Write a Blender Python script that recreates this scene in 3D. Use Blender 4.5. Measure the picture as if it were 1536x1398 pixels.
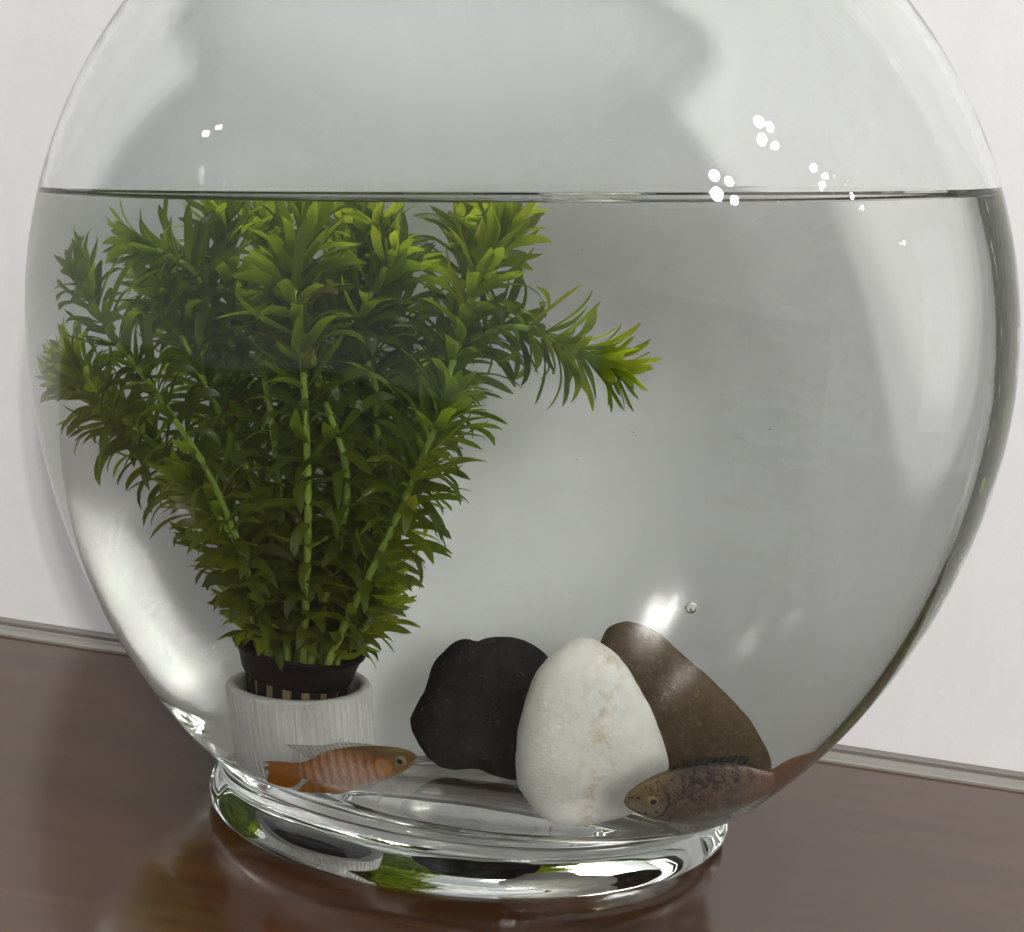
import bpy, bmesh, math, random
from mathutils import Vector, Matrix, noise
random.seed(7)
sc = bpy.context.scene
for o in list(bpy.data.objects): bpy.data.objects.remove(o)
col = sc.collection

# ------------------------------------------------------------------ camera
YAW, PITCH, ROLL = -0.0575, 0.2859, 0.1221
CAM = Vector((0.0342, -0.3647, 0.2656))
FW = Vector((math.sin(YAW)*math.cos(PITCH), math.cos(YAW)*math.cos(PITCH), -math.sin(PITCH)))
RT = Vector((math.cos(YAW), -math.sin(YAW), 0))
UP = RT.cross(FW)
R2 = math.cos(ROLL)*RT + math.sin(ROLL)*UP
U2 = math.cos(ROLL)*UP - math.sin(ROLL)*RT
FH = Vector((math.sin(YAW), math.cos(YAW), 0))
cam = bpy.data.cameras.new('camera'); cam.sensor_width = 36; cam.lens = 1500/1536*36
cam.clip_start = 0.01; cam.clip_end = 50
co = bpy.data.objects.new('camera', cam); col.objects.link(co)
m = Matrix((R2, U2, -FW)).transposed().to_4x4(); m.translation = CAM; co.matrix_world = m
sc.camera = co

# ------------------------------------------------------------------ world, lamps, exposure
w = bpy.data.worlds.new('World'); sc.world = w; w.use_nodes = True
w.node_tree.nodes['Background'].inputs[0].default_value = (0.96, 0.98, 1.0, 1)
w.node_tree.nodes['Background'].inputs[1].default_value = 0.42
sc.view_settings.view_transform = 'Standard'; sc.view_settings.look = 'None'
sc.view_settings.exposure = 0.08; sc.view_settings.gamma = 1.0; sc.view_settings.use_curve_mapping = False
cy = sc.cycles
cy.use_denoising = True; cy.use_adaptive_sampling = True; cy.adaptive_threshold = 0.035; cy.adaptive_min_samples = 16
cy.max_bounces = 18; cy.transmission_bounces = 18; cy.glossy_bounces = 12; cy.diffuse_bounces = 4
cy.transparent_max_bounces = 16
cy.caustics_refractive = True; cy.caustics_reflective = True
cy.blur_glossy = 0.3; cy.sample_clamp_indirect = 0.0

def aim(az, el, dist, frm=(0.08, -0.06, 0.27)):
    az, el = math.radians(az), math.radians(el)
    return Vector(frm) + dist*Vector((math.sin(az)*math.cos(el), -math.cos(az)*math.cos(el), math.sin(el)))

def tag(o, label=None, cat=None, group=None, kind=None):
    for k, v in (('label', label), ('category', cat), ('group', group), ('kind', kind)):
        if v: o[k] = v
    return o

def lamp(name, pos, energy, size, color=(1, 0.97, 0.93)):
    l = bpy.data.lights.new(name, 'AREA'); l.shape = 'DISK'; l.size = size; l.energy = energy; l.color = color
    o = bpy.data.objects.new(name, l); col.objects.link(o); o.location = pos
    d = Vector((0, 0, 0.15)) - Vector(pos); o.rotation_euler = d.to_track_quat('-Z', 'Y').to_euler()
    o['kind'] = 'helper'
    return o
KEY = 0.44
def panel(name, pos, target, sx, sy, energy, color):
    l = bpy.data.lights.new(name, 'AREA'); l.shape = 'RECTANGLE'; l.size = sx; l.size_y = sy; l.energy = energy; l.color = color
    o = bpy.data.objects.new(name, l); col.objects.link(o); o.location = pos; o['kind'] = 'helper'
    o.rotation_euler = (Vector(target)-Vector(pos)).to_track_quat('-Z', 'Y').to_euler(); return o
panel('overhead_fill', (-.2, -.33, 2.3), (-.2, -.33, 0), 1.7, .66, 28, (1, .985, .96))  # added soft fill from overhead, stands in for ceiling bounce, not a real fitting
panel('doorway_light', aim(78, 7, 2.8), (0, 0, .2), .7, 1.5, 1.6, (.84, .90, 1.0))
for az, el, dist, e, s in ((22.2, 29.2, 2.0, 12, .065), (25.2, 28.6, 2.0, 12, .055), (22.4, 26.2, 2.0, 14, .075), (25.8, 25.6, 2.0, 12, .055), (34.6, 39.2, 2.0, 1.6, .06), (37.0, 38.6, 2.0, 1.2, .045), (34.2, 36.6, 2.0, 1.6, .06), (37.2, 35.6, 2.0, 1.4, .05), (46, 32.4, 2.3, 1.5, .05), (48.6, 31, 2.3, 1.5, .045), (47.2, 29.4, 2.3, 1.3, .045), (54.4, 27.8, 2.7, 1.2, .045), (56.4, 26, 2.7, 1.2, .04), (67, 20.5, 2.7, .5, .04), (-70, 18, 2.4, .4, .04), (-68, 19.5, 2.4, .3, .03)):
    lamp('ceiling_lamp', aim(az, el, dist), e*KEY, s)

# ------------------------------------------------------------------ node helpers
def newmat(name):
    M = bpy.data.materials.new(name); M.use_nodes = True
    nt = M.node_tree; nt.nodes.clear()
    out = nt.nodes.new('ShaderNodeOutputMaterial')
    return M, nt, out
def N(nt, t, **kw):
    n = nt.nodes.new(t)
    for k, v in kw.items():
        if k.startswith('_'): setattr(n, k[1:], v)
        else: n.inputs[k.replace('__', ' ')].default_value = v
    return n
def principled(nt, out, **kw):
    b = nt.nodes.new('ShaderNodeBsdfPrincipled')
    for k, v in kw.items(): b.inputs[k.replace('__', ' ')].default_value = v
    nt.links.new(b.outputs[0], out.inputs['Surface']); return b
def ramp(nt, stops):
    r = nt.nodes.new('ShaderNodeValToRGB'); e = r.color_ramp.elements
    while len(e) < len(stops): e.new(0.5)
    for i, (p, c) in enumerate(stops):
        e[i].position = p; e[i].color = (*c, 1) if len(c) == 3 else c
    return r
def mixc(nt, fac, a, b, mode='MIX'):
    n = nt.nodes.new('ShaderNodeMix'); n.data_type = 'RGBA'; n.blend_type = mode
    for sock, v in ((n.inputs['Factor'], fac), (n.inputs[6], a), (n.inputs[7], b)):
        if hasattr(v, 'links'): nt.links.new(v, sock)
        else: sock.default_value = v if isinstance(v, (int, float)) else (*v, 1)
    return n.outputs[2]
def math_(nt, op, a, b=0.0, clamp=False):
    n = nt.nodes.new('ShaderNodeMath'); n.operation = op; n.use_clamp = clamp
    for i, v in enumerate((a, b)):
        if hasattr(v, 'links'): nt.links.new(v, n.inputs[i])
        else: n.inputs[i].default_value = v
    return n.outputs[0]
def coords(nt, scale=(1, 1, 1), kind='Object'):
    tc = nt.nodes.new('ShaderNodeTexCoord'); mp = nt.nodes.new('ShaderNodeMapping')
    mp.inputs['Scale'].default_value = scale
    nt.links.new(tc.outputs[kind], mp.inputs['Vector']); return mp.outputs[0]
def noise_(nt, vec, scale, detail=4, rough=0.5, dist=0.0):
    n = N(nt, 'ShaderNodeTexNoise', Scale=scale, Detail=detail, Roughness=rough, Distortion=dist)
    nt.links.new(vec, n.inputs['Vector']); return n.outputs[0]
def bump(nt, h, bs, strength=0.2, dist=0.001):
    b = N(nt, 'ShaderNodeBump', Strength=strength, Distance=dist)
    nt.links.new(h, b.inputs['Height']); nt.links.new(b.outputs[0], bs.inputs['Normal'])

def mat_wall():
    M, nt, out = newmat('painted_wall'); b = principled(nt, out, Roughness=0.6)
    v = coords(nt, (14, 14, 2.5)); n = noise_(nt, v, 6, 5, .6)
    c = mixc(nt, n, (0.76, 0.76, 0.765), (0.82, 0.82, 0.82)); nt.links.new(c, b.inputs['Base Color'])
    bump(nt, noise_(nt, coords(nt), 60, 6, .6), b, .25, .0012); return M
def mat_wood():
    M, nt, out = newmat('varnished_wood'); b = principled(nt, out, Roughness=0.15, IOR=2.1)
    v = coords(nt, (1.6, 34, 20))
    big = noise_(nt, v, 3.0, 5, .55, .6); fine = noise_(nt, coords(nt, (3.2, 150, 60)), 2.2, 5, .65)
    r = ramp(nt, [(0.25, (0.040, 0.0155, 0.006)), (0.55, (0.064, 0.025, 0.010)), (0.8, (0.088, 0.037, 0.015))])
    nt.links.new(big, r.inputs[0])
    k = ramp(nt, [(0.32, (0.55, 0.52, 0.50)), (0.46, (1, 1, 1))]); nt.links.new(fine, k.inputs[0])
    c = mixc(nt, .8, r.outputs[0], k.outputs[0], 'MULTIPLY'); nt.links.new(c, b.inputs['Base Color'])
    rr = N(nt, 'ShaderNodeMapRange'); rr.inputs['To Min'].default_value = .10; rr.inputs['To Max'].default_value = .19
    nt.links.new(noise_(nt, coords(nt), 9, 4), rr.inputs['Value']); nt.links.new(rr.outputs[0], b.inputs['Roughness'])
    bump(nt, fine, b, .05, .0003); return M
def mat_plain(name, c, rough=.5, **kw):
    M, nt, out = newmat(name); principled(nt, out, Base__Color=(*c, 1), Roughness=rough, **kw); return M
def mat_glass(name, ior, color, wav=0.0):
    M, nt, out = newmat(name)
    g = N(nt, 'ShaderNodeBsdfGlass', Color=(*color, 1), Roughness=0.0, IOR=ior)
    nt.links.new(g.outputs[0], out.inputs['Surface'])
    if wav: 
        h = noise_(nt, coords(nt, (1, 1, 1.6)), 26, 2, .5)
        bump(nt, h, g, wav, .01)
    return M

# ------------------------------------------------------------------ mesh helpers
WL = {}   # world position of each object's origin
def obj(name, V, Fc, mat, parent=None, smooth=True, loc=None):
    base = Vector(WL[parent.name]) if parent is not None else Vector((0, 0, 0))
    if loc is not None: base = Vector(loc)
    me = bpy.data.meshes.new(name); me.from_pydata([tuple(Vector(v)-base) for v in V], [], Fc)
    mats = mat if isinstance(mat, (list, tuple)) else [mat]
    for mm in mats: me.materials.append(mm)
    if smooth: me.polygons.foreach_set('use_smooth', [True]*len(me.polygons))
    o = bpy.data.objects.new(name, me); col.objects.link(o)
    if parent is not None: o.parent = parent; o.location = base-Vector(WL[parent.name])
    else: o.location = base
    WL[o.name] = tuple(base)
    return o
def empty(name, loc):
    e = bpy.data.objects.new(name, None); col.objects.link(e); e.location = loc; e.empty_display_size = .01
    WL[e.name] = tuple(loc); return e
def boxm(x0, x1, y0, y1, z0, z1):
    V = [(x, y, z) for z in (z0, z1) for x, y in ((x0, y0), (x1, y0), (x1, y1), (x0, y1))]
    return V, [(3, 2, 1, 0), (4, 5, 6, 7), (0, 1, 5, 4), (1, 2, 6, 5), (2, 3, 7, 6), (3, 0, 4, 7)]
def catmull(P, n):
    P = [Vector(p) for p in P]; P = [2*P[0]-P[1]] + P + [2*P[-1]-P[-2]]; out = []
    for i in range(1, len(P)-2):
        for k in range(n):
            t = k/n; a, b, c, d = P[i-1:i+3]
            out.append(.5*((2*b)+(c-a)*t+(2*a-5*b+4*c-d)*t*t+(3*b-a-3*c+d)*t**3))
    out.append(P[-2]); return out

# ------------------------------------------------------------------ wall and table
WY = 0.1034
M_WALL = mat_wall()
V, Fc = boxm(-1.6, 1.6, WY, WY+.1, -.8, 1.6)
tag(obj('wall', V, Fc, M_WALL, smooth=False), kind='structure')
M_WOOD = mat_wood()
M_TRIM = mat_plain('grey_trim', (.17, .155, .14), .5); M_TRIM2 = mat_plain('pale_trim', (.25, .235, .21), .55)
tb = empty('table', (0, 0, 0)); tag(tb, 'dark reddish brown varnished wooden table top under the fish bowl', 'table')
V, Fc = boxm(-1.2, 1.0, -.62, WY-.012, -.035, 0); obj('table_top', V, Fc, M_WOOD, tb, smooth=False)
def strip(name, prof, mat):
    xs = (-1.2, 1.0); n = len(prof); V = [(x, y, z) for x in xs for y, z in prof]
    Fc = [(i, (i+1) % n, n+(i+1) % n, n+i) for i in range(n)] + [tuple(range(n))[::-1], tuple(range(n, 2*n))]
    return obj(name, V, Fc, mat, tb, smooth=False)
strip('edge_trim', [(WY-.0118, -.03), (WY-.0118, .0012), (WY-.0112, .0018), (WY-.0078, .0018), (WY-.0072, .0010), (WY-.0066, .0010), (WY-.006, .0022), (WY-.0042, .0022), (WY-.0042, -.03)], M_TRIM2)
strip('wall_seal', [(WY-.0040, -.03), (WY-.0040, .0040), (WY-.0034, .0046), (WY-.0002, .0046), (WY-.0002, -.03)], M_TRIM)

for lx, ly in ((-1.14, -.56), (.94, -.56), (-1.14, .03), (.94, .03)):
    V, Fc = boxm(lx-.03, lx+.03, ly-.03, ly+.03, -.75, -.035); obj('leg', V, Fc, M_WOOD, tb, smooth=False)
# the dark furniture behind the camera that the bowl mirrors
M_FLOOR = mat_plain('floor_tile', (.30, .27, .24), .4)
V, Fc = boxm(-4, 4, -5, WY, -.78, -.75); tag(obj('floor', V, Fc, M_FLOOR, smooth=False), kind='structure')
M_DARKW = mat_plain('dark_furniture', (.035, .022, .016), .5); M_KNOB = mat_plain('brass', (.45, .34, .18), .35, Metallic=1.0)
def cupboard(name, label, x0, x1, y0, y1, h, n):
    r = empty(name, ((x0+x1)/2, (y0+y1)/2, -.75)); tag(r, label, 'cupboard')
    V, Fc = boxm(x0, x1, y0, y1-.02, -.75, -.75+h); obj('carcass', V, Fc, M_DARKW, r, smooth=False)
    for k in range(n):
        a, b = x0+(x1-x0)*k/n+.006, x0+(x1-x0)*(k+1)/n-.006
        V, Fc = boxm(a, b, y1-.018, y1, -.70, -.78+h); d = obj('door', V, Fc, M_DARKW, r, smooth=False)
        hx = b-.05 if k % 2 == 0 else a+.05; V, Fc = boxm(hx-.01, hx+.01, y1+.001, y1+.025, -.75+h*.45, -.75+h*.55); obj('handle', V, Fc, M_KNOB, d, smooth=False)
cupboard('cabinet', 'dark brown cabinet behind the camera, mirrored faintly in the right of the bowl', .22, 1.80, -2.25, -1.75, 1.30, 4)

# ------------------------------------------------------------------ glass bowl and water (flattened round bowl on an oval foot)
W_, B_, ZC, HU, HD, EX, T = .18, .0953, .1958, .1816, .2126, 1.9665, .003
def twist(z):
    # the oval foot stands a little turned and shifted under the bowl
    t = min(1, max(0, (z-.018)/.032)); k = 1-t*t*(3-2*t); b = -.12+.265*k
    return math.cos(b), math.sin(b), .0139*k, .0073*k
def sh(z, t=0.0):
    k = (z-ZC)/(HU-t) if z > ZC else (ZC-z)/(HD-t)
    return max(1e-6, 1-abs(k)**EX)**(1/EX)
def ring_pt(hw, hd, z, th):
    c_, s_, ox, oy = twist(z); x, y = hw*math.cos(th), hd*math.sin(th); return Vector((c_*x-s_*y+ox, s_*x+c_*y+oy, z))
def inside(p, t=T):
    c_, s_, ox, oy = twist(p[2]); X, Y = p[0]-ox, p[1]-oy; x = c_*X+s_*Y; y = -s_*X+c_*Y; s = sh(p[2], t)
    return (x/((W_-t)*s))**2+(y/((B_-t)*s))**2
WN = R2.cross(FH).normalized(); WP = CAM - WN*.0079
def water_z(x, y): return WP.z-(WN.x*(x-WP.x)+WN.y*(y-WP.y))/WN.z
NA = 192
TH = [2*math.pi*i/NA for i in range(NA)]
ZTOP, FLOOR = .338, .035
def loft(rings, close_first=False, close_last=False):
    V = [p for r in rings for p in r]; Fc = []
    for k in range(len(rings)-1):
        for i in range(NA):
            j = (i+1) % NA; Fc.append((k*NA+i, k*NA+j, (k+1)*NA+j, (k+1)*NA+i))
    if close_first: V.append(sum(rings[0], Vector())/NA); c = len(V)-1; Fc += [(c, (i+1) % NA, i) for i in range(NA)]
    if close_last: V.append(sum(rings[-1], Vector())/NA); c = len(V)-1; b = (len(rings)-1)*NA; Fc += [(c, b+i, b+(i+1) % NA) for i in range(NA)]
    return V, Fc
outer = []
for hw, hd, z in ((.03, .014, .0045), (.06, .029, .0043), (.087, .042, .0038), (.096, .0465, .0025), (.100, .0485, .0010), (.1035, .0505, .0004), (.1072, .0528, .0008), (.1102, .0550, .0022), (.1121, .0564, .0045), (.1128, .0569, .0075), (.1124, .0566, .0105), (.1110, .0557, .0140), (.1090, .0545, .0170), (.1078, .0540, .0195), (.1080, .0546, .0222)):
    outer.append([ring_pt(hw*.987, hd*1.028, z, t) for t in TH])
zs = [.0255+(ZTOP-.0255)*k/90 for k in range(91)]
for z in zs: outer.append([ring_pt(W_*sh(z), B_*sh(z), z, t) for t in TH])
s1 = sh(ZTOP); neck = [(.965, .0045), (.955, .010), (.965, .016), (.995, .022), (1.035, .027), (1.06, .0295), (1.068, .0318), (1.06, .0338), (1.04, .0345), (1.015, .0335), (.985, .0295), (.95, .0235), (.922, .017), (.912, .010), (.922, .0035)]
for q, dz in neck: outer.append([ring_pt(W_*s1*q, B_*s1*q*(1 if q > .94 else .985), ZTOP+dz, t) for t in TH])
def inner_pt(th, z): s = sh(z, T); return ring_pt((W_-T)*s, (B_-T)*s, z, th)
def line_z(th):
    z = .26
    for _ in range(30):
        p = inner_pt(th, z); z = water_z(p.x, p.y)
    return z+.0030
LZ = [line_z(t) for t in TH]
for k in range(41):
    u = k/40; outer.append([inner_pt(t, (ZTOP-.004)*(1-u)+LZ[i]*u) for i, t in enumerate(TH)])
V, Fc = loft(outer, close_first=True)
M_GLASS = mat_glass('bowl_glass', 1.5, (.990, .998, .993), .010)
bowl = obj('glass_bowl', V, Fc, M_GLASS)
tag(bowl, 'large clear glass fish bowl with a thick oval foot standing on the table', 'fish bowl')
wat = []
ZF = FLOOR+.0085; s0 = sh(ZF, T); hw0, hd0 = (W_-T)*s0, (B_-T)*s0
for q, z in ((.2, .0002), (.45, .0001), (.65, 0), (.78, 0), (.865, .0001), (.925, .0009), (.962, .0023), (.984, .0044), (.994, .0063)):
    wat.append([ring_pt(hw0*q, hd0*q, FLOOR+z, t) for t in TH])
for k in range(91):
    u = k/90; wat.append([inner_pt(t, ZF*(1-u)+LZ[i]*u) for i, t in enumerate(TH)])
nside = len(wat)-1
for q, dz in ((.9955, .0021), (.989, .0012), (.980, .0005), (.968, .0001), (.95, 0), (.8, 0), (.5, 0), (.2, 0)):
    r = []
    for i, t in enumerate(TH):
        p = wat[nside][i]; x, y = p.x*q, p.y*q; r.append(Vector((x, y, water_z(x, y)+dz)))
    wat.append(r)
V, Fc = loft(wat, close_first=True, close_last=True)
M_WET = mat_glass('water_against_glass', 1.333/1.5, (.986, .992, .982), .006)
M_TOP = mat_glass('water_surface', 1.333, (1, 1, 1))
water = obj('water', V, Fc, [M_WET, M_TOP])
for p in water.data.polygons:
    ids = list(p.vertices)
    if min(ids) >= nside*NA and max(ids) != len(V)-2 : p.material_index = 1
tag(water, kind='structure')

# measured outlines and stem paths, in metres
DARK=([0.0118, 0.0447, 0.063],[[-0.0238, -0.0087], [-0.0222, -0.0028], [-0.0191, 0.0034], [-0.0174, 0.0133], [-0.0123, 0.0214], [-0.0071, 0.0244], [-0.0019, 0.0241], [0.0026, 0.0261], [0.0118, 0.0276], [0.0186, 0.0257], [0.0246, 0.0214], [0.0275, 0.01], [0.0281, -0.0069], [0.0235, -0.0211], [0.0175, -0.0264], [0.0105, -0.0262], [0.0021, -0.0246], [-0.0066, -0.0257], [-0.0145, -0.0235], [-0.0194, -0.0184], [-0.0227, -0.0131]])
WHITE=([0.053, 0.0091, 0.0679],[[-0.006, 0.0363], [0.0003, 0.036], [0.0091, 0.0311], [0.0149, 0.0243], [0.0211, 0.0144], [0.0263, 0.0031], [0.0289, -0.0054], [0.0283, -0.0134], [0.0235, -0.0211], [0.015, -0.0278], [0.0053, -0.0328], [-0.0008, -0.0344], [-0.008, -0.0343], [-0.0157, -0.0299], [-0.0216, -0.0226], [-0.0238, -0.0138], [-0.0243, -0.0014], [-0.0234, 0.0099], [-0.0208, 0.0201], [-0.0165, 0.0284], [-0.0119, 0.0335]])
BROWN=([0.0839, 0.0231, 0.0818],[[-0.0309, 0.0184], [-0.0282, 0.0245], [-0.0233, 0.0274], [-0.0177, 0.0277], [-0.0108, 0.0257], [-0.0019, 0.0194], [0.0079, 0.0123], [0.0175, 0.0042], [0.0238, -0.0023], [0.0279, -0.009], [0.0298, -0.0151], [0.0283, -0.0218], [0.0212, -0.0279], [0.0105, -0.0323], [-0.0012, -0.0311], [-0.009, -0.0212], [-0.0176, -0.0071], [-0.0264, 0.0081]])
FISH1=dict(k=-0.141,c=[-0.0238, -0.0345, 0.056],sec=[[0.02013, 0.00882, 0.02018, 0.00816], [0.01908, 0.00982, 0.01934, 0.00619], [0.01692, 0.01064, 0.01742, 0.00334], [0.01375, 0.0108, 0.01444, 0.0], [0.01024, 0.01053, 0.01102, -0.00281], [0.00604, 0.00984, 0.00684, -0.00571], [0.00112, 0.00862, 0.00184, -0.00828], [-0.00455, 0.00675, -0.004, -0.01008], [-0.01026, 0.00395, -0.00996, -0.01135], [-0.01459, 0.00082, -0.01449, -0.01185], [-0.01753, -0.00182, -0.01755, -0.01209], [-0.02016, -0.00407, -0.02024, -0.01223], [-0.02244, -0.00534, -0.02258, -0.01266]],fins={'dorsal_fin': [[0.00676, 0.00968], [0.00248, 0.0098], [-0.00321, 0.00904], [-0.00821, 0.00776], [-0.01323, 0.00522], [-0.0191, 0.00342], [-0.02752, 0.00148], [-0.02281, -0.00051], [-0.01865, -0.00252], [-0.01458, 0.00029], [-0.00881, 0.00434], [-0.00028, 0.00793]], 'tail_fin': [[-0.02054, -0.00456], [-0.02437, -0.00596], [-0.02982, -0.00694], [-0.03648, -0.00958], [-0.03393, -0.0101], [-0.03692, -0.01293], [-0.03462, -0.01373], [-0.03596, -0.01717], [-0.03604, -0.02127], [-0.03115, -0.02074], [-0.02666, -0.01783], [-0.02182, -0.01339]], 'anal_fin': [[0.00255, -0.00744], [-0.00102, -0.01097], [-0.00694, -0.01452], [-0.0146, -0.01589], [-0.02109, -0.01785], [-0.02461, -0.01914], [-0.02112, -0.01493], [-0.0187, -0.01229], [-0.01297, -0.01116], [-0.00549, -0.00997]], 'pelvic_fin': [[0.00928, -0.0038], [0.00991, -0.0065], [0.00907, -0.01057], [0.00722, -0.01546], [0.00741, -0.01085], [0.00624, -0.00887], [0.00198, -0.01319], [0.00477, -0.00837], [0.00717, -0.00499]]},eye=[0.01441, 0.00617],er=0.00222)
FISH2=dict(k=0.513,c=[0.0914, -0.0199, 0.0613],sec=[[-0.02387, -0.00173, -0.02354, -0.00402], [-0.02273, 0.00099, -0.02168, -0.00637], [-0.02027, 0.00366, -0.01851, -0.00852], [-0.01662, 0.0065, -0.01406, -0.01103], [-0.01193, 0.00905, -0.00872, -0.01257], [-0.00621, 0.01133, -0.00243, -0.01369], [0.00067, 0.01252, 0.00453, -0.01297], [0.00768, 0.01266, 0.01116, -0.01089], [0.01377, 0.01177, 0.01654, -0.00792], [0.0189, 0.01016, 0.02078, -0.0046], [0.02241, 0.00903, 0.02363, -0.00174], [0.02483, 0.00838, 0.02566, 1e-05]],fins={'dorsal_fin': [[-0.01092, 0.00904], [-0.00797, 0.013], [-0.00073, 0.01523], [0.00638, 0.01467], [0.01124, 0.01556], [0.01605, 0.01517], [0.01434, 0.01128], [0.0068, 0.01185], [-0.00216, 0.01126]], 'tail_fin': [[0.02291, 0.00878], [0.02637, 0.01117], [0.03061, 0.01416], [0.03691, 0.01703], [0.03406, 0.01201], [0.03384, 0.00908], [0.03031, 0.00413], [0.02845, 0.00148], [0.02566, 1e-05]], 'anal_fin': [[-0.00155, -0.01287], [0.00418, -0.01681], [0.01063, -0.01494], [0.01756, -0.01279], [0.0249, -0.00122], [0.0198, -0.00416], [0.01199, -0.00993], [0.00542, -0.0123]], 'pelvic_fin': [[-0.00983, -0.01198], [-0.00626, -0.01523], [-0.00165, -0.01672], [0.00285, -0.01601], [-0.00136, -0.01403], [-0.00675, -0.01208]]},eye=[-0.01592, -0.00187],er=0.00245)
STEMS=[[[-0.0626,-0.0036,0.0893],[-0.068,-0.0239,0.1203],[-0.0799,-0.0377,0.1548],[-0.0993,-0.0428,0.1818],[-0.1169,-0.0428,0.1988],[-0.1326,-0.0397,0.2189]],[[-0.0674,0.0061,0.0871],[-0.0828,0.0052,0.1261],[-0.1009,-0.0008,0.1515],[-0.1215,-0.012,0.169],[-0.14,-0.0161,0.1863]],[[-0.0661,0.0162,0.0846],[-0.085,0.0201,0.1224],[-0.1072,0.0159,0.1475],[-0.1283,0.0076,0.1637],[-0.1449,0.0017,0.1749]],[[-0.0607,0.0115,0.0868],[-0.0732,0.0158,0.1353],[-0.0825,0.0053,0.1838],[-0.0903,-0.0172,0.2152],[-0.0993,-0.0258,0.2234],[-0.113,-0.0285,0.2262]],[[-0.0554,-0.0032,0.0905],[-0.0598,-0.0135,0.1461],[-0.0678,-0.0159,0.189],[-0.0826,-0.0048,0.2159],[-0.088,-0.0001,0.2377]],[[-0.0488,-0.0078,0.0916],[-0.0476,-0.0328,0.1498],[-0.0513,-0.039,0.1947],[-0.0572,-0.0333,0.2202],[-0.0546,-0.0232,0.2427]],[[-0.0458,-0.0026,0.0907],[-0.0362,-0.0241,0.1543],[-0.0447,-0.0326,0.1861],[-0.0539,-0.0281,0.2076],[-0.0639,-0.0137,0.2235]],[[-0.0439,0.0125,0.0881],[-0.0314,0.0182,0.1409],[-0.0251,0.0136,0.1903],[-0.0312,0.0032,0.2196],[-0.0379,-0.0022,0.2407]],[[-0.0388,-0.0022,0.0918],[-0.024,-0.0134,0.1396],[-0.0118,-0.0247,0.1763],[-0.006,-0.0244,0.2029],[-0.0024,-0.0182,0.2256],[0.0061,-0.0097,0.2478]],[[-0.0422,0.0076,0.0897],[-0.0281,0.0134,0.1376],[-0.0155,0.0091,0.1786],[-0.0036,-0.0052,0.2047],[0.0118,-0.0113,0.214],[0.0305,-0.0103,0.2089],[0.0459,-0.0094,0.2048]],[[-0.0379,-0.0102,0.0929],[-0.0251,-0.0255,0.1305],[-0.0154,-0.0329,0.1594],[-0.0091,-0.0346,0.1807],[-0.0045,-0.0303,0.1934]],[[-0.0461,0.0224,0.0849],[-0.0413,0.0327,0.1513],[-0.0421,0.0326,0.199],[-0.049,0.0272,0.2356]],[[-0.0607,0.0215,0.0841],[-0.0748,0.0358,0.146],[-0.0986,0.0344,0.1913],[-0.1112,0.0236,0.2091]],[[-0.0535,0.022,0.0852],[-0.063,0.0364,0.1475],[-0.0716,0.0359,0.1993],[-0.0767,0.0256,0.2343]],[[-0.0621,-0.0086,0.092],[-0.0696,-0.026,0.1255],[-0.0791,-0.0346,0.1438],[-0.0904,-0.0353,0.1537]],[[-0.0352,-0.002,0.0911],[-0.0263,-0.0075,0.1057],[-0.0223,-0.0133,0.1204]],[[-0.0634,-0.0067,0.0891],[-0.0671,-0.0139,0.1003],[-0.0698,-0.018,0.1098]],[[-0.0408,0.0177,0.0871],[-0.0245,0.0286,0.1545],[-0.0135,0.0243,0.1993],[-0.0083,0.0196,0.2273],[-0.0097,0.0145,0.2436]],[[-0.0511,0.0021,0.0885],[-0.0425,-0.0024,0.1391],[-0.0432,-0.0025,0.1814],[-0.0492,0.0002,0.2176],[-0.0426,0.0026,0.2383]],[[-0.0565,0.0068,0.0875],[-0.0653,-0.0038,0.1358],[-0.0843,-0.0149,0.1776],[-0.0982,-0.0207,0.2029],[-0.1047,-0.0261,0.2154]],[[-0.0565,0.0268,0.0847],[-0.0597,0.0547,0.1182],[-0.0713,0.066,0.1613],[-0.0807,0.0635,0.1971]],[[-0.0493,0.0272,0.0857],[-0.0444,0.0575,0.1223],[-0.045,0.0695,0.1642],[-0.0533,0.063,0.1984]],[[-0.0445,0.0275,0.0864],[-0.0279,0.0545,0.1227],[-0.0214,0.0669,0.155],[-0.0217,0.0649,0.1828]],[[-0.0613,0.0265,0.084],[-0.0752,0.0508,0.1195],[-0.0917,0.0608,0.1543],[-0.1019,0.0562,0.1785]],[[-0.0417,0.0026,0.0905],[-0.0316,-0.0018,0.1454],[-0.031,-0.0068,0.1837],[-0.0381,-0.0122,0.2098],[-0.0273,-0.0116,0.2321]]]
# bubble [0.0899, -0.0883, 0.1537]
# bubble [0.0858, -0.089, 0.1519]


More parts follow.
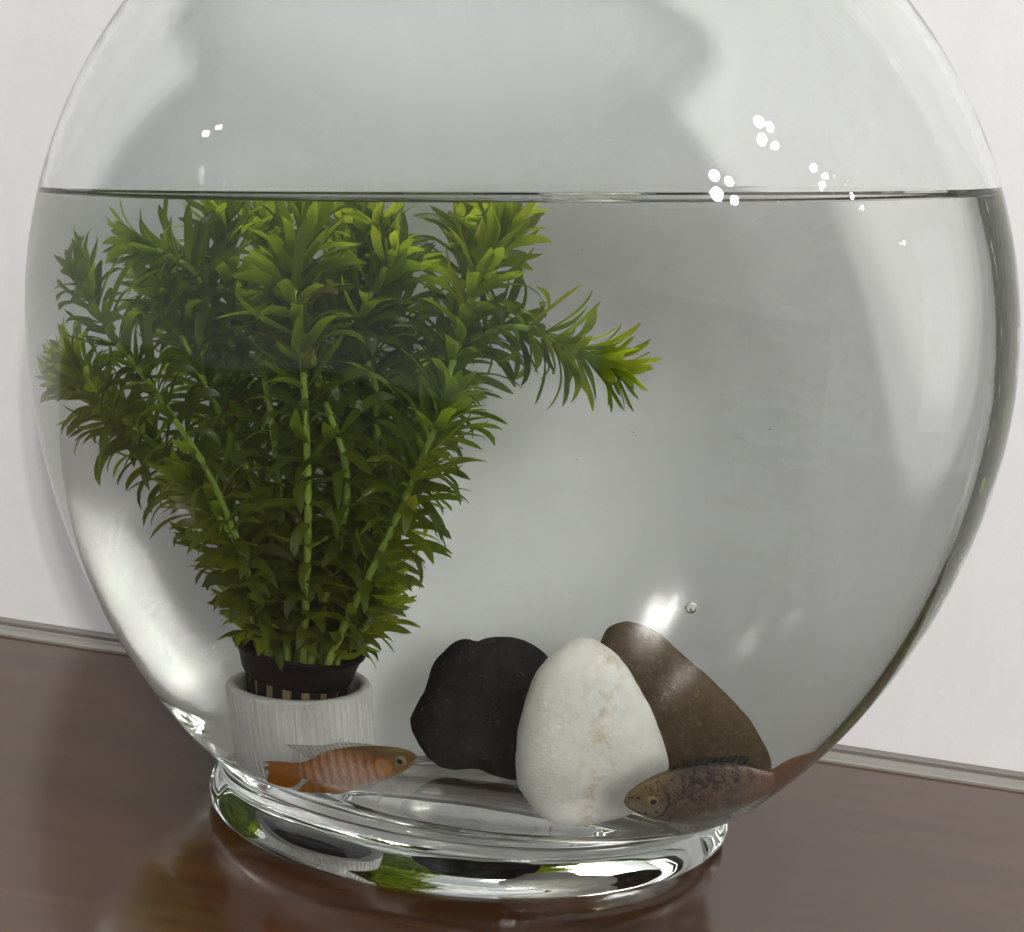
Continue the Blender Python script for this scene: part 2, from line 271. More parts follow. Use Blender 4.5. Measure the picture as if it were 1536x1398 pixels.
# ------------------------------------------------------------------ stones
def stone(name, data, thick, mat, amp, label, seed):
    c, ol = data; c = Vector(c); lean = .3057
    upv = (Vector((0, 0, 1))+lean*FH).normalized(); nv = RT.cross(upv).normalized()
    pts = catmull([(x, y, 0) for x, y in ol]+[(ol[0][0], ol[0][1], 0)], 5)[:-1]
    n = len(pts); K = 22; V = []; Fc = []
    cx = sum(p.x for p in pts)/n; cz = sum(p.y for p in pts)/n
    for k in range(1, K):
        ph = -math.pi/2+math.pi*k/K; s = math.cos(ph)**.72; d = math.sin(ph)
        for p in pts:
            q = c+RT*(cx+(p.x-cx)*s)+upv*(cz+(p.y-cz)*s)+nv*(thick*d)
            g = noise.fractal(q*70+Vector((seed, 0, 0)), 1.0, 2.0, 3)*amp+noise.fractal(q*420+Vector((seed, 3, 0)), 1.0, 2.0, 3)*amp*.22
            dirv = (q-c).normalized(); q = q+dirv*g*(1 if abs(d) < .9 else .5)
            q.z = max(q.z, FLOOR+.0004); V.append(q)
    for k in range(K-2):
        for i in range(n): j = (i+1) % n; Fc.append((k*n+i, k*n+j, (k+1)*n+j, (k+1)*n+i))
    for base, sgn in ((0, -1), ((K-2)*n, 1)):
        V.append(c+RT*cx+upv*cz+nv*thick*sgn*1.0); t = len(V)-1
        for i in range(n): j = (i+1) % n; Fc.append((t, base+j, base+i) if sgn < 0 else (t, base+i, base+j))
    base = Vector((c.x, c.y, min(v.z for v in V)))
    o = obj(name, V, Fc, mat, loc=base); tag(o, label, 'stone', 'pebbles on the bowl floor'); return o
def mat_stone(name, a, b, spot=None, scale=60, rough=.92, sp=(.62, .7)):
    M, nt, out = newmat(name); bs = principled(nt, out, Roughness=rough, IOR=1.08); v = coords(nt)
    c = mixc(nt, noise_(nt, v, scale, 6, .6), a, b)
    if spot:
        r = ramp(nt, [(sp[0], (0, 0, 0)), (sp[1], (1, 1, 1))]); nt.links.new(noise_(nt, v, scale*2.6, 5, .62, .4), r.inputs[0])
        c = mixc(nt, r.outputs[0], c, spot)
    nt.links.new(c, bs.inputs['Base Color']); bump(nt, noise_(nt, v, 700, 6, .75), bs, .8, .0009); return M
M_DARK = mat_stone('black_stone', (.012, .013, .014), (.040, .041, .041), (.075, .073, .066), 110)
M_BROWN = mat_stone('brown_stone', (.058, .042, .023), (.120, .088, .052), (.15, .115, .072), 230, .95, (.55, .70))
def mat_white_stone():
    M, nt, out = newmat('white_stone'); bs = principled(nt, out, Roughness=.6, IOR=1.2); v = coords(nt)
    c = mixc(nt, noise_(nt, v, 150, 7, .68), (.60, .58, .52), (.86, .85, .81))
    # ochre stain running down the middle of the face
    sx = nt.nodes.new('ShaderNodeSeparateXYZ'); nt.links.new(coords(nt), sx.inputs[0])
    bx = math_(nt, 'ABSOLUTE', math_(nt, 'SUBTRACT', sx.outputs[0], .004)); band = math_(nt, 'SUBTRACT', 1.0, math_(nt, 'DIVIDE', bx, .0095), True)
    st = ramp(nt, [(.47, (0, 0, 0)), (.64, (1, 1, 1))]); nt.links.new(noise_(nt, v, 170, 6, .72), st.inputs[0])
    k = math_(nt, 'MULTIPLY', st.outputs[0], math_(nt, 'MULTIPLY', band, .75))
    c = mixc(nt, k, c, (.48, .38, .22))
    sp = ramp(nt, [(.68, (0, 0, 0)), (.74, (1, 1, 1))]); nt.links.new(noise_(nt, v, 420, 3, .6), sp.inputs[0])
    c = mixc(nt, math_(nt, 'MULTIPLY', sp.outputs[0], .5), c, (.30, .25, .17))
    nt.links.new(c, bs.inputs['Base Color']); bump(nt, noise_(nt, v, 420, 7, .75), bs, .7, .0009); return M
stone('pebble', DARK, .017, M_DARK, .0009, 'black rough pebble standing behind the white pebble on its left', 1)
stone('pebble', WHITE, .0145, mat_white_stone(), .0006, 'white egg-shaped pebble with an ochre stain standing at the front', 2)
stone('pebble', BROWN, .014, M_BROWN, .0008, 'brown grainy pebble leaning behind the white pebble on its right', 3)

# ------------------------------------------------------------------ ribbed white sleeve, net cup, plug
CX = Vector((-.0465, .0092, 0)); ccol = Vector((CX.x, CX.y, FLOOR))
def mat_sleeve():
    M, nt, out = newmat('white_plastic'); b = principled(nt, out, Roughness=.55, IOR=1.2); v = coords(nt)
    c = mixc(nt, noise_(nt, v, 120, 5, .6), (.56, .56, .55), (.68, .68, .67))
    al = ramp(nt, [(.50, (0, 0, 0)), (.75, (1, 1, 1))]); nt.links.new(noise_(nt, coords(nt, (1, 1, .35)), 90, 5, .65), al.inputs[0])
    c = mixc(nt, math_(nt, 'MULTIPLY', al.outputs[0], .5), c, (.40, .40, .28))
    s = ramp(nt, [(.70, (0, 0, 0)), (.76, (1, 1, 1))]); nt.links.new(noise_(nt, v, 330, 3), s.inputs[0])
    nt.links.new(mixc(nt, s.outputs[0], c, (.34, .33, .30)), b.inputs['Base Color']); bump(nt, noise_(nt, v, 700, 4), b, .2, .0004); return M
def revolve(prof, n, mod=None, tilt=None, c=ccol):
    V = []; Fc = []
    for k, (r, z) in enumerate(prof):
        for i in range(n):
            t = 2*math.pi*i/n; rr = r+(mod(t, k) if mod else 0); p = Vector((rr*math.cos(t), rr*math.sin(t), z))
            if tilt: p = tilt @ p
            V.append(c+p)
    for k in range(len(prof)-1):
        for i in range(n): j = (i+1) % n; Fc.append((k*n+i, k*n+j, (k+1)*n+j, (k+1)*n+i))
    return V, Fc
sl = Matrix.Rotation(math.radians(-8.0), 3, FH)
prof = [(.0226, .0006), (.0262, .0006), (.0268, .0012)]+[(.0268, .002+.0335*k/8) for k in range(9)]+[(.0266, .0364), (.0258, .0372), (.0236, .0372), (.0228, .0364), (.0226, .030), (.0226, .0006)]
rnd = [random.uniform(.5, 1.2) for _ in range(70)]
def ribs(t, k):
    if not 2 <= k <= 11: return 0
    ph = t/(2*math.pi)*66; q = ph % 1.0
    return (.00042 if q < .3 else 0)*rnd[int(ph) % 66]
V, Fc = revolve(prof, 66*8, ribs, sl)
for v in V: v.z = max(v.z, FLOOR+.0003)
slv = obj('sleeve', V, Fc, mat_sleeve(), loc=ccol)
md = slv.modifiers.new('e', 'EDGE_SPLIT'); md.split_angle = math.radians(50)
tag(slv, 'white vertically ribbed plastic sleeve holding the black net cup', 'sleeve')
CC = Vector((-.0522, .0090, .0022))
M_CUP = mat_plain('black_plastic', (.012, .012, .013), .45, IOR=1.2)
cup = empty('net_cup', (CC.x, CC.y, .0475)); tag(cup, 'black plastic net cup sitting in the white ribbed sleeve', 'net cup')
cprof = [(.0186, .0722), (.0190, .0716), (.0196, .0728), (.0205, .0745), (.0216, .0790), (.0228, .0822), (.0240, .0834), (.0243, .0842), (.0239, .0848), (.0231, .0845), (.0221, .0822), (.0206, .0770), (.0194, .0742), (.0184, .0722)]
V, Fc = revolve(cprof, 96, None, None, CC); obj('rim', V, Fc, M_CUP, cup)
for k in range(16):
    t = 2*math.pi*(k+.3)/16; dv = Vector((math.cos(t), math.sin(t), 0)); sv = Vector((-dv.y, dv.x, 0)); V = []
    for z, r in ((.0722, .0189), (.048, .0160)):
        for dr, ds in ((0, -.0018), (0, .0018), (-.0012, .0018), (-.0012, -.0018)): V.append(CC+dv*(r+dr)+sv*ds+Vector((0, 0, z)))
    obj('slat', V, [(0, 1, 5, 4), (1, 2, 6, 5), (2, 3, 7, 6), (3, 0, 4, 7), (4, 5, 6, 7), (3, 2, 1, 0)], M_CUP, cup, smooth=False)
V, Fc = revolve([(.0005, .0465), (.0165, .0465), (.0166, .048), (.0001, .048)], 48, None, None, CC); obj('base', V, Fc, M_CUP, cup)
V, Fc = revolve([(.0005, .0640), (.0174, .0642), (.0176, .0660)], 96, None, None, CC); obj('lower_ring', V, Fc, M_CUP, cup)
M_PLUG = mat_stone('tan_plug', (.30, .23, .12), (.5, .4, .23), (.12, .09, .05), 220)
V, Fc = revolve([(.0003, .049), (.0142, .049), (.0172, .0700), (.0180, .0735), (.0178, .0750), (.0003, .0755)], 64, None, None, CC)
for v in V: v += Vector((noise.noise(v*300), noise.noise(v*300+Vector((5, 0, 0))), 0))*.0004
tag(obj('growing_plug', V, Fc, mat_stone('plug', (.30, .23, .12), (.5, .4, .23), (.12, .09, .05), 220), loc=(CC.x, CC.y, .0505)), 'tan fibre plug packed inside the black net cup', 'plug')

# ------------------------------------------------------------------ waterweed
def mat_leaf():
    M, nt, out = newmat('waterweed_leaf'); v = coords(nt)
    n = noise_(nt, v, 28, 3, .5); n2 = noise_(nt, v, 300, 4, .6)
    c1 = mixc(nt, n, (.030, .060, .004), (.088, .138, .010)); c1 = mixc(nt, math_(nt, 'MULTIPLY', n2, .5), c1, (.11, .16, .025))
    at = nt.nodes.new('ShaderNodeAttribute'); at.attribute_name = 'young'
    c1 = mixc(nt, math_(nt, 'MAXIMUM', at.outputs['Fac'], 0.0), c1, (.15, .21, .03)); c1 = mixc(nt, math_(nt, 'MULTIPLY', math_(nt, 'MAXIMUM', math_(nt, 'MULTIPLY', at.outputs['Fac'], -1.0), 0.0), n2), c1, (.17, .11, .03))
    d = N(nt, 'ShaderNodeBsdfDiffuse'); t = N(nt, 'ShaderNodeBsdfTranslucent'); mx = N(nt, 'ShaderNodeMixShader'); mx.inputs[0].default_value = .8
    g = N(nt, 'ShaderNodeBsdfGlossy', Roughness=.28); mx2 = N(nt, 'ShaderNodeMixShader'); mx2.inputs[0].default_value = .03
    tcol = mixc(nt, 1.0, c1, (3.9, 3.3, 1.3), 'MULTIPLY')
    nt.links.new(c1, d.inputs[0]); nt.links.new(tcol, t.inputs[0])
    nt.links.new(d.outputs[0], mx.inputs[1]); nt.links.new(t.outputs[0], mx.inputs[2])
    nt.links.new(mx.outputs[0], mx2.inputs[1]); nt.links.new(g.outputs[0], mx2.inputs[2]); nt.links.new(mx2.outputs[0], out.inputs['Surface'])
    return M
M_LEAF = mat_leaf()
def mat_stem():
    M, nt, out = newmat('waterweed_stem'); b = principled(nt, out, Roughness=.5, IOR=1.15)
    c = mixc(nt, noise_(nt, coords(nt, (1, 1, .4)), 120, 3), (.20, .30, .04), (.36, .46, .09)); nt.links.new(c, b.inputs['Base Color'])
    b.inputs['Subsurface Weight'].default_value = .0; return M
M_STEM = mat_stem()
plant = empty('waterweed', (CC.x, CC.y, .08)); tag(plant, 'bushy bunch of green waterweed stems growing out of the black net cup', 'water plant')
def fit(p):
    z = water_z(p.x, p.y)-.0012
    if p.z > z: p.z = z-random.random()*.0006
    q = inside(p)
    if q > .95:
        k = math.sqrt(.95/q); p.x *= k; p.y *= k
    return p
def leaf_mesh(base, axis, outd, L, wd, ang, curl, young):
    """one lance-shaped leaf: leaves the stem at ang from its axis and curls away or back"""
    side = axis.cross(outd).normalized(); S = 8; V = []; p = base.copy(); a = ang
    tw = random.uniform(-.7, .7); roll = random.uniform(-.4, .4)
    wav = random.uniform(0, 6)
    for k in range(S+1):
        u = k/S; d = axis*math.cos(a)+outd*math.sin(a)
        hw = wd*.5*min(1, u*2.2+.5)*(1-max(0, (u-.5)/.5)**2.6)**.7 if u < 1 else .0002
        nv = side.cross(d).normalized(); tt = tw*u+roll; sd = (side*math.cos(tt)+nv*math.sin(tt)); p = p+sd*(.0007*math.sin(wav+u*5)*u)
        fold = nv*hw*.28
        V += [fit(p-sd*hw+fold), fit(p.copy()), fit(p+sd*hw+fold)]
        p = p+d*(L/S); a += curl/S*(0.4+1.2*u)
    Fc = []
    for k in range(S):
        i = 3*k; Fc += [(i, i+1, i+4, i+3), (i+1, i+2, i+5, i+4)]
    return V, Fc
leaves = []   # (stem index, V, F, depth, young)
stem_objs = []
for si, ctrl in enumerate(STEMS):
    rr = random.Random(si*13+5)
    b0 = Vector(ctrl[0]); base = Vector((CC.x, CC.y, .076))+Vector(((b0.x-CC.x)*.75, (b0.y-CC.y)*.75, 0))
    path = catmull([base]+ctrl, 14); n = len(path)
    Ls = [0]
    for k in range(1, n): Ls.append(Ls[-1]+(path[k]-path[k-1]).length)
    tot = Ls[-1]
    def at_len(s):
        for k in range(1, n):
            if Ls[k] >= s: u = (s-Ls[k-1])/(Ls[k]-Ls[k-1]+1e-9); return path[k-1].lerp(path[k], u), (path[k]-path[k-1]).normalized()
        return path[-1], (path[-1]-path[-2]).normalized()
    # stem tube
    V = []; Fc = []; NS = 8
    m_ = int(tot/.0025)+2
    for k in range(m_):
        p, d = at_len(tot*k/(m_-1)); x = d.cross(Vector((0, 1, .2))).normalized(); y = d.cross(x)
        r = (.00155-.0006*k/m_)*(1+.10*math.sin(k*2.1))
        for i in range(NS): t = 2*math.pi*i/NS; V.append(p+x*math.cos(t)*r+y*math.sin(t)*r)
    for k in range(m_-1):
        for i in range(NS): j = (i+1) % NS; Fc.append((k*NS+i, k*NS+j, (k+1)*NS+j, (k+1)*NS+i))
    so = obj('stem', V, Fc, M_STEM, plant); stem_objs.append(so)
    # whorls of leaves
    s = .019; ph = rr.random()*6
    while s < tot-.0003:
        f = s/tot; rem = tot-s
        p, d = at_len(s)
        x = d.cross(Vector((.3, 1, .1))).normalized(); y = d.cross(x)
        nl = 4 if rem > .05 else 6
        tip = max(0, 1-rem/.035)                      # 0 below, 1 at the growing tip
        for i in range(nl):
            t = ph+2*math.pi*i/nl+rr.uniform(-.25, .25); o_ = x*math.cos(t)+y*math.sin(t)
            L = rr.uniform(.0180, .0265)*(1-.42*tip**2)*(.62+.38*min(1, s/.075)); wd = rr.uniform(.0031, .0045)*(1-.15*tip)
            ang = math.radians(rr.uniform(38, 70)-tip*rr.uniform(10, 36)); curl = rr.uniform(.8, 2.5)*(1-.65*tip)
            if rr.random() < .12: curl = -rr.uniform(.1, .5)
            Vl, Fl = leaf_mesh(p+o_*.001, d, o_, L, wd, ang, curl, 0)
            mid = Vl[len(Vl)//2]
            leaves.append((si, Vl, Fl, mid.dot(FH), -rr.uniform(.3, .9) if rr.random() < .035 and tip < .2 else min(1, tip*.8+rr.random()*.4)))
        ph += 2.4/1.0
        s += (.0031+.0045*min(1, rem/.10))*rr.uniform(.85, 1.15) if rem > .012 else .0024
def set_young(o, vals):
    a = o.data.attributes.new('young', 'FLOAT', 'POINT'); a.data.foreach_set('value', vals)
order = sorted(range(len(leaves)), key=lambda k: leaves[k][3])
front = set(order[:300]); MV, MF, MY = [], [], []
for k, (si, Vl, Fl, dep, yg) in enumerate(leaves):
    if k in front:
        o = obj('leaf', Vl, Fl, M_LEAF, stem_objs[si]); set_young(o, [yg]*len(Vl))
    else:
        b = len(MV); MV += Vl; MF += [tuple(b+i for i in f_) for f_ in Fl]; MY += [yg]*len(Vl)
fo = obj('foliage', MV, MF, M_LEAF, plant); set_young(fo, MY); fo['kind'] = 'stuff'
print('leaves', len(leaves))

# ------------------------------------------------------------------ fish
def fish(name, D, mat_body, mat_fin, mats_f, label, wfac, face):
    c = Vector(D['c']); low = min(min(s_[3] for s_ in D['sec']), -.001)
    root = empty(name, (c.x, c.y, c.z)); tag(root, label, 'fish', 'paradise fish in the bowl')
    sec = D['sec']; n = 20; V = []; Fc = []
    T_ = catmull([(a, b, 0) for a, b, _, _ in sec], 4); Bt = catmull([(a, b, 0) for _, _, a, b in sec], 4)
    K = len(T_)
    kk_ = D['k']; nrm_ = (FH-kk_*RT).normalized()
    def place(u, v, d): return c+RT*u+FH*(kk_*u)+Vector((0, 0, v))+nrm_*d
    widths = []
    for k in range(K):
        t_, b_ = T_[k], Bt[k]; mid = (t_+b_)/2; h = (t_-b_).length/2; f = k/(K-1)
        hw = h*wfac*(1.0 if f < .35 else 1-.45*(f-.35)/.65); widths.append((mid, h, hw))
        for i in range(n):
            a = 2*math.pi*i/n; ca, sa = math.cos(a), math.sin(a)
            q = mid+(t_-b_)*.5*ca; y = hw*math.copysign(abs(sa)**.9, sa); V.append(place(q.x, q.y, y))
    for k in range(K-1):
        for i in range(n): j = (i+1) % n; Fc.append((k*n+i, (k+1)*n+i, (k+1)*n+j, k*n+j))
    for kk, rev in ((0, False), (K-1, True)):
        V.append(place(*(widths[kk][0].x, widths[kk][0].y), 0)); t = len(V)-1
        for i in range(n): j = (i+1) % n; Fc.append((t, kk*n+i, kk*n+j) if not rev else (t, kk*n+j, kk*n+i))
    body = obj('body', V, Fc, mat_body, root)
    for fname, P in D['fins'].items():
        P2 = catmull([(x, z, 0) for x, z in P]+[(P[0][0], P[0][1], 0)], 3)[:-1]
        for off, nm in (((-.0022, 'a'), (.0022, 'b')) if fname == 'pelvic_fin' else ((0, 'a'),)):
            V = []; m_ = len(P2)
            for s_ in (-.00012, .00012):
                for p in P2: V.append(place(p.x, p.y, off+s_+.0009*math.sin(p.x*260)*(1 if fname == 'tail_fin' else .4)))
            Fc = [tuple(range(m_))[::-1], tuple(range(m_, 2*m_))]+[(i, (i+1) % m_, m_+(i+1) % m_, m_+i) for i in range(m_)]
            obj(fname, V, Fc, mats_f.get(fname, mat_fin), root, smooth=False)
    ex, ez = D['eye']; er = D['er']
    kb = min(range(K), key=lambda k: abs(widths[k][0].x-ex)); mid, h, hw = widths[kb]
    dz = (ez-mid.y)/h; yy = hw*math.sqrt(max(.05, 1-dz*dz))
    def disc(r, bulge, off, sgn, nm, mat, par):
        V = []; Fc = []; R_ = 6; A = 28
        for k in range(R_+1):
            th = math.pi/2*k/R_
            for i in range(A): a = 2*math.pi*i/A; V.append(place(ex+r*math.sin(th)*math.cos(a), ez+r*math.sin(th)*math.sin(a), sgn*(off+bulge*math.cos(th))))
        for k in range(R_):
            for i in range(A): j = (i+1) % A; q = (k*A+i, k*A+j, (k+1)*A+j, (k+1)*A+i); Fc.append(q if sgn > 0 else q[::-1])
        return obj(nm, V, Fc, mat, par)
    for sgn in (-1, 1):
        e_ = disc(er, er*.55, yy-er*.25, sgn, 'eye', M_IRIS, root)
        disc(er*.52, er*.32, yy+er*.10, sgn, 'pupil', M_PUP, e_)
    # gill fins
    return root
M_PUP = mat_plain('pupil_black', (.003, .003, .003), .15)
def mat_iris():
    M, nt, out = newmat('iris'); b = principled(nt, out, Roughness=.3, Metallic=.2, IOR=1.3)
    nt.links.new(mixc(nt, noise_(nt, coords(nt), 900, 3), (.10, .07, .03), (.40, .30, .14)), b.inputs['Base Color']); return M
M_IRIS = mat_iris()
def sepx(nt):
    s = nt.nodes.new('ShaderNodeSeparateXYZ'); nt.links.new(coords(nt), s.inputs[0]); return s
def smooth(nt, v, a, b):
    n = N(nt, 'ShaderNodeMapRange'); n.interpolation_type = 'SMOOTHSTEP'
    n.inputs['From Min'].default_value = a; n.inputs['From Max'].default_value = b; nt.links.new(v, n.inputs['Value']); return n.outputs[0]
def gill_1(nt, x, z):
    dx = math_(nt, 'SUBTRACT', x, .0150); dz = math_(nt, 'SUBTRACT', z, .0035)
    d = math_(nt, 'SQRT', math_(nt, 'ADD', math_(nt, 'MULTIPLY', dx, dx), math_(nt, 'MULTIPLY', dz, dz)))
    e = math_(nt, 'ABSOLUTE', math_(nt, 'SUBTRACT', d, .0098)); return math_(nt, 'MULTIPLY', smooth(nt, e, .0006, .0001), .6)
def mat_fish1(body=True):
    M, nt, out = newmat('orange_barred_fish' if body else 'orange_barred_fin'); b = principled(nt, out, Roughness=.35, IOR=1.25)
    s = sepx(nt); v = coords(nt); x, z = s.outputs[0], s.outputs[2]
    wob = math_(nt, 'MULTIPLY', math_(nt, 'SUBTRACT', noise_(nt, v, 360, 5, .65), .5), .0034)
    xs = math_(nt, 'ADD', x, math_(nt, 'ADD', wob, math_(nt, 'MULTIPLY', z, .22)))
    wv = math_(nt, 'SINE', math_(nt, 'MULTIPLY', xs, 2*math.pi/.0036))
    bar = smooth(nt, wv, .45, 1.0)                                            # thin pale bars
    col_ = mixc(nt, noise_(nt, v, 500, 5, .65), (.26, .072, .0), (.40, .135, .002))
    fade = math_(nt, 'MULTIPLY', smooth(nt, x, .012, .004), math_(nt, 'MULTIPLY', smooth(nt, z, .0075, -.001), .36))
    brk = smooth(nt, noise_(nt, v, 260, 4, .6), .36, .62); col_ = mixc(nt, math_(nt, 'MULTIPLY', math_(nt, 'MULTIPLY', bar, brk), fade), col_, (.44, .37, .24))
    dk = smooth(nt, math_(nt, 'SINE', math_(nt, 'MULTIPLY', xs, 2*math.pi/.0036)), -.3, -1.0); col_ = mixc(nt, math_(nt, 'MULTIPLY', dk, .8), col_, (.085, .024, .004))
    if body:
        back = smooth(nt, z, .0015, .0085); col_ = mixc(nt, math_(nt, 'MULTIPLY', back, .85), col_, (.10, .062, .018))
        head = smooth(nt, x, .006, .013); col_ = mixc(nt, math_(nt, 'MULTIPLY', head, .75), col_, (.16, .105, .035))
        # belly under the head
        bel = math_(nt, 'MULTIPLY', smooth(nt, math_(nt, 'SUBTRACT', z, math_(nt, 'MULTIPLY', x, .45)), -.0055, -.0088), smooth(nt, x, -.014, .002)); col_ = mixc(nt, math_(nt, 'MULTIPLY', bel, .5), col_, (.32, .22, .11))
        # gill cover patch
        dx = math_(nt, 'SUBTRACT', x, .0085); dz = math_(nt, 'SUBTRACT', z, .0025)
        r2 = math_(nt, 'SQRT', math_(nt, 'ADD', math_(nt, 'MULTIPLY', dx, dx), math_(nt, 'MULTIPLY', dz, dz)))
        gl = math_(nt, 'MULTIPLY', smooth(nt, r2, .0042, .0022), noise_(nt, v, 420, 3)); col_ = mixc(nt, math_(nt, 'MULTIPLY', gl, 1.2, True), col_, (.52, .19, .04))
        col_ = mixc(nt, smooth(nt, r2, .0016, .0007), col_, (.22, .22, .14))
        col_ = mixc(nt, gill_1(nt, x, z), col_, (.09, .05, .02))
        fl = ramp(nt, [(.58, (0, 0, 0)), (.7, (1, 1, 1))]); nt.links.new(noise_(nt, v, 800, 3), fl.inputs[0])
        col_ = mixc(nt, math_(nt, 'MULTIPLY', fl.outputs[0], .45), col_, (.10, .06, .03))
    nt.links.new(col_, b.inputs['Base Color'])
    vo = N(nt, 'ShaderNodeTexVoronoi', Scale=900.0); nt.links.new(v, vo.inputs['Vector']); bump(nt, vo.outputs['Distance'], b, .25, .0004); return M
def mat_fin(name, c, c2, alpha, rays=1500, d=(1, 0, .6)):
    M, nt, out = newmat(name); b = principled(nt, out, Roughness=.4, IOR=1.15)
    s = sepx(nt); q = math_(nt, 'ADD', math_(nt, 'MULTIPLY', s.outputs[0], d[0]), math_(nt, 'MULTIPLY', s.outputs[2], d[2]))
    wob = math_(nt, 'MULTIPLY', noise_(nt, coords(nt), 200, 3), .002)
    r = smooth(nt, math_(nt, 'SINE', math_(nt, 'MULTIPLY', math_(nt, 'ADD', q, wob), rays*2.2)), -.2, .9)
    k = math_(nt, 'MULTIPLY', r, noise_(nt, coords(nt), 500, 3))
    nt.links.new(mixc(nt, k, c, c2), b.inputs['Base Color']); al = N(nt, 'ShaderNodeMapRange'); al.inputs['To Min'].default_value = alpha; al.inputs['To Max'].default_value = min(1, alpha+.16)
    nt.links.new(r, al.inputs['Value']); nt.links.new(al.outputs[0], b.inputs['Alpha']); return M
clear1 = mat_fin('clear_fin', (.42, .39, .34), (.30, .26, .21), .22)
fish('fish', FISH1, mat_fish1(), clear1, {'tail_fin': mat_fin('orange_tail', (.40, .125, .004), (.20, .05, .003), .8, 1700, (.25, 0, 1)), 'anal_fin': mat_fin('orange_anal', (.38, .125, .006), (.36, .20, .07), .7, 700, (1, 0, .3))},
     'orange fish with pale vertical bars facing right in front of the white sleeve', .42, 1)
def gill(nt, x, z, xe, ze, r, w):
    dx = math_(nt, 'SUBTRACT', x, xe); dz = math_(nt, 'SUBTRACT', z, ze)
    d = math_(nt, 'SQRT', math_(nt, 'ADD', math_(nt, 'MULTIPLY', dx, dx), math_(nt, 'MULTIPLY', dz, dz)))
    e = math_(nt, 'ABSOLUTE', math_(nt, 'SUBTRACT', d, r)); return math_(nt, 'MULTIPLY', smooth(nt, e, w, w*.3), .75)
def mat_fish2():
    M, nt, out = newmat('brown_fish'); b = principled(nt, out, Roughness=.35, IOR=1.25); s = sepx(nt); v = coords(nt); x, z = s.outputs[0], s.outputs[2]
    col_ = mixc(nt, smooth(nt, noise_(nt, v, 380, 6, .72), .36, .64), (.022, .016, .012), (.125, .085, .066))
    zz = math_(nt, 'SUBTRACT', z, math_(nt, 'MULTIPLY', x, .30))
    col_ = mixc(nt, math_(nt, 'MULTIPLY', smooth(nt, zz, .002, -.004), .45), col_, (.10, .062, .047))
    col_ = mixc(nt, math_(nt, 'MULTIPLY', smooth(nt, zz, -.008, -.0135), .7), col_, (.20, .19, .165))
    col_ = mixc(nt, math_(nt, 'MULTIPLY', smooth(nt, zz, .0085, .0125), .8), col_, (.03, .028, .022))
    hd = smooth(nt, math_(nt, 'ADD', x, math_(nt, 'MULTIPLY', noise_(nt, v, 300, 3), .004)), -.003, -.0125); spt = ramp(nt, [(.60, (0, 0, 0)), (.66, (1, 1, 1))]); nt.links.new(noise_(nt, v, 640, 2, .5), spt.inputs[0])
    hc = mixc(nt, spt.outputs[0], mixc(nt, smooth(nt, zz, -.002, .006), (.17, .145, .105), (.145, .105, .045)), (.022, .018, .011))
    col_ = mixc(nt, hd, col_, hc)
    gl = math_(nt, 'MULTIPLY', gill(nt, x, z, -.0172, -.0032, .0090, .0007), smooth(nt, x, -.0125, -.010)); col_ = mixc(nt, gl, col_, (.03, .024, .018))
    col_ = mixc(nt, math_(nt, 'MULTIPLY', smooth(nt, x, .012, .029), .85), col_, (.16, .065, .03))
    nt.links.new(col_, b.inputs['Base Color'])
    vo = N(nt, 'ShaderNodeTexVoronoi', Scale=800.0); nt.links.new(v, vo.inputs['Vector']); bump(nt, vo.outputs['Distance'], b, .4, .0005); return M
clear2 = mat_fin('grey_fin', (.34, .33, .29), (.12, .11, .09), .35)
fish('fish', FISH2, mat_fish2(), clear2, {'tail_fin': mat_fin('rust_tail', (.20, .075, .025), (.10, .035, .014), .78, 1700, (.25, 0, 1)), 'dorsal_fin': mat_fin('dark_dorsal', (.045, .04, .03), (.075, .065, .05), .75, 1400, (1, 0, -.3))},
     'brownish grey fish with a rust-red tail facing left below the brown pebble', .45, -1)

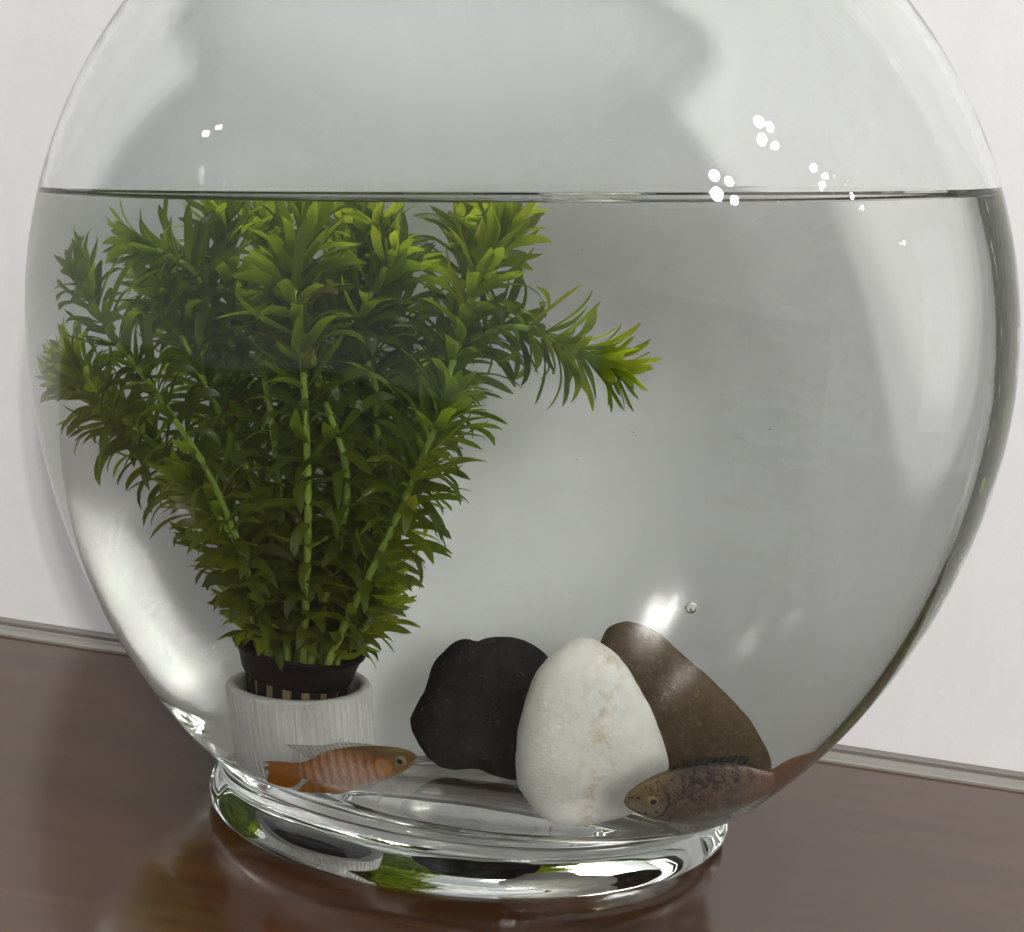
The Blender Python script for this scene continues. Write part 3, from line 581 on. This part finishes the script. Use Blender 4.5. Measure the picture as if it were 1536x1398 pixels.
# ------------------------------------------------------------------ plant debris: flecks settled on the floor and drifting
def debris():
    rr = random.Random(91); V = []; Fc = []
    def fleck(c, r):
        b = len(V); a = rr.random()*6.28; l = r*rr.uniform(1, 2.6)
        d = Vector((math.cos(a), math.sin(a), rr.uniform(-.3, .3))).normalized(); e = d.cross(Vector((0, 0, 1))).normalized()
        for p in (d*l, e*r*.6, -d*l, -e*r*.6, Vector((0, 0, r*.5)), Vector((0, 0, -r*.3))): V.append(c+p)
        for i in range(4): j = (i+1) % 4; Fc.append((b+i, b+j, b+4)); Fc.append((b+j, b+i, b+5))
    while len(V) < 6*90:
        x, y = rr.uniform(-.10, .12), rr.uniform(-.045, .055); p = Vector((x, y, FLOOR+.0006))
        if inside(p) < .62: fleck(p, rr.uniform(.0002, .0006))
    while len(V) < 6*125:
        p = Vector((rr.uniform(-.14, .15), rr.uniform(-.08, .08), rr.uniform(.05, .24)))
        if inside(p) < .93 and p.z < water_z(p.x, p.y)-.004: fleck(p, rr.uniform(.00012, .00035))
    o = obj('plant_debris', V, Fc, mat_stone('debris', (.05, .045, .02), (.12, .10, .05), None, 200)); tag(o, 'tiny brown flecks of plant debris on the bowl floor and in the water', 'debris', kind='stuff')
debris()

# ------------------------------------------------------------------ air bubbles on the glass
M_AIR = mat_glass('air_bubble', .75, (1, 1, 1))
def bubble(th, z, r, label):
    p = inner_pt(th, z); n_ = (p-Vector((0, 0, ZC))).normalized(); c = p-n_*r*1.15
    V = []; Fc = []; A, R_ = 16, 10
    for k in range(1, R_):
        a = math.pi*k/R_
        for i in range(A): b = 2*math.pi*i/A; V.append(c+r*Vector((math.sin(a)*math.cos(b), math.sin(a)*math.sin(b), math.cos(a))))
    V += [c+Vector((0, 0, r)), c-Vector((0, 0, r))]; t = len(V)
    for k in range(R_-2):
        for i in range(A): j = (i+1) % A; Fc.append((k*A+i, (k+1)*A+i, (k+1)*A+j, k*A+j))
    for i in range(A): j = (i+1) % A; Fc += [(t-2, i, j), (t-1, (R_-2)*A+j, (R_-2)*A+i)]
    tag(obj('air_bubble', V, Fc, M_AIR, loc=c), label, 'bubble', 'air bubbles in the water')
bubble(-1.04, .1475, .0019, 'round air bubble clinging to the front glass right of the stones')
bubble(-1.09, .1445, .0008, 'tiny air bubble just left of the larger one on the front glass')
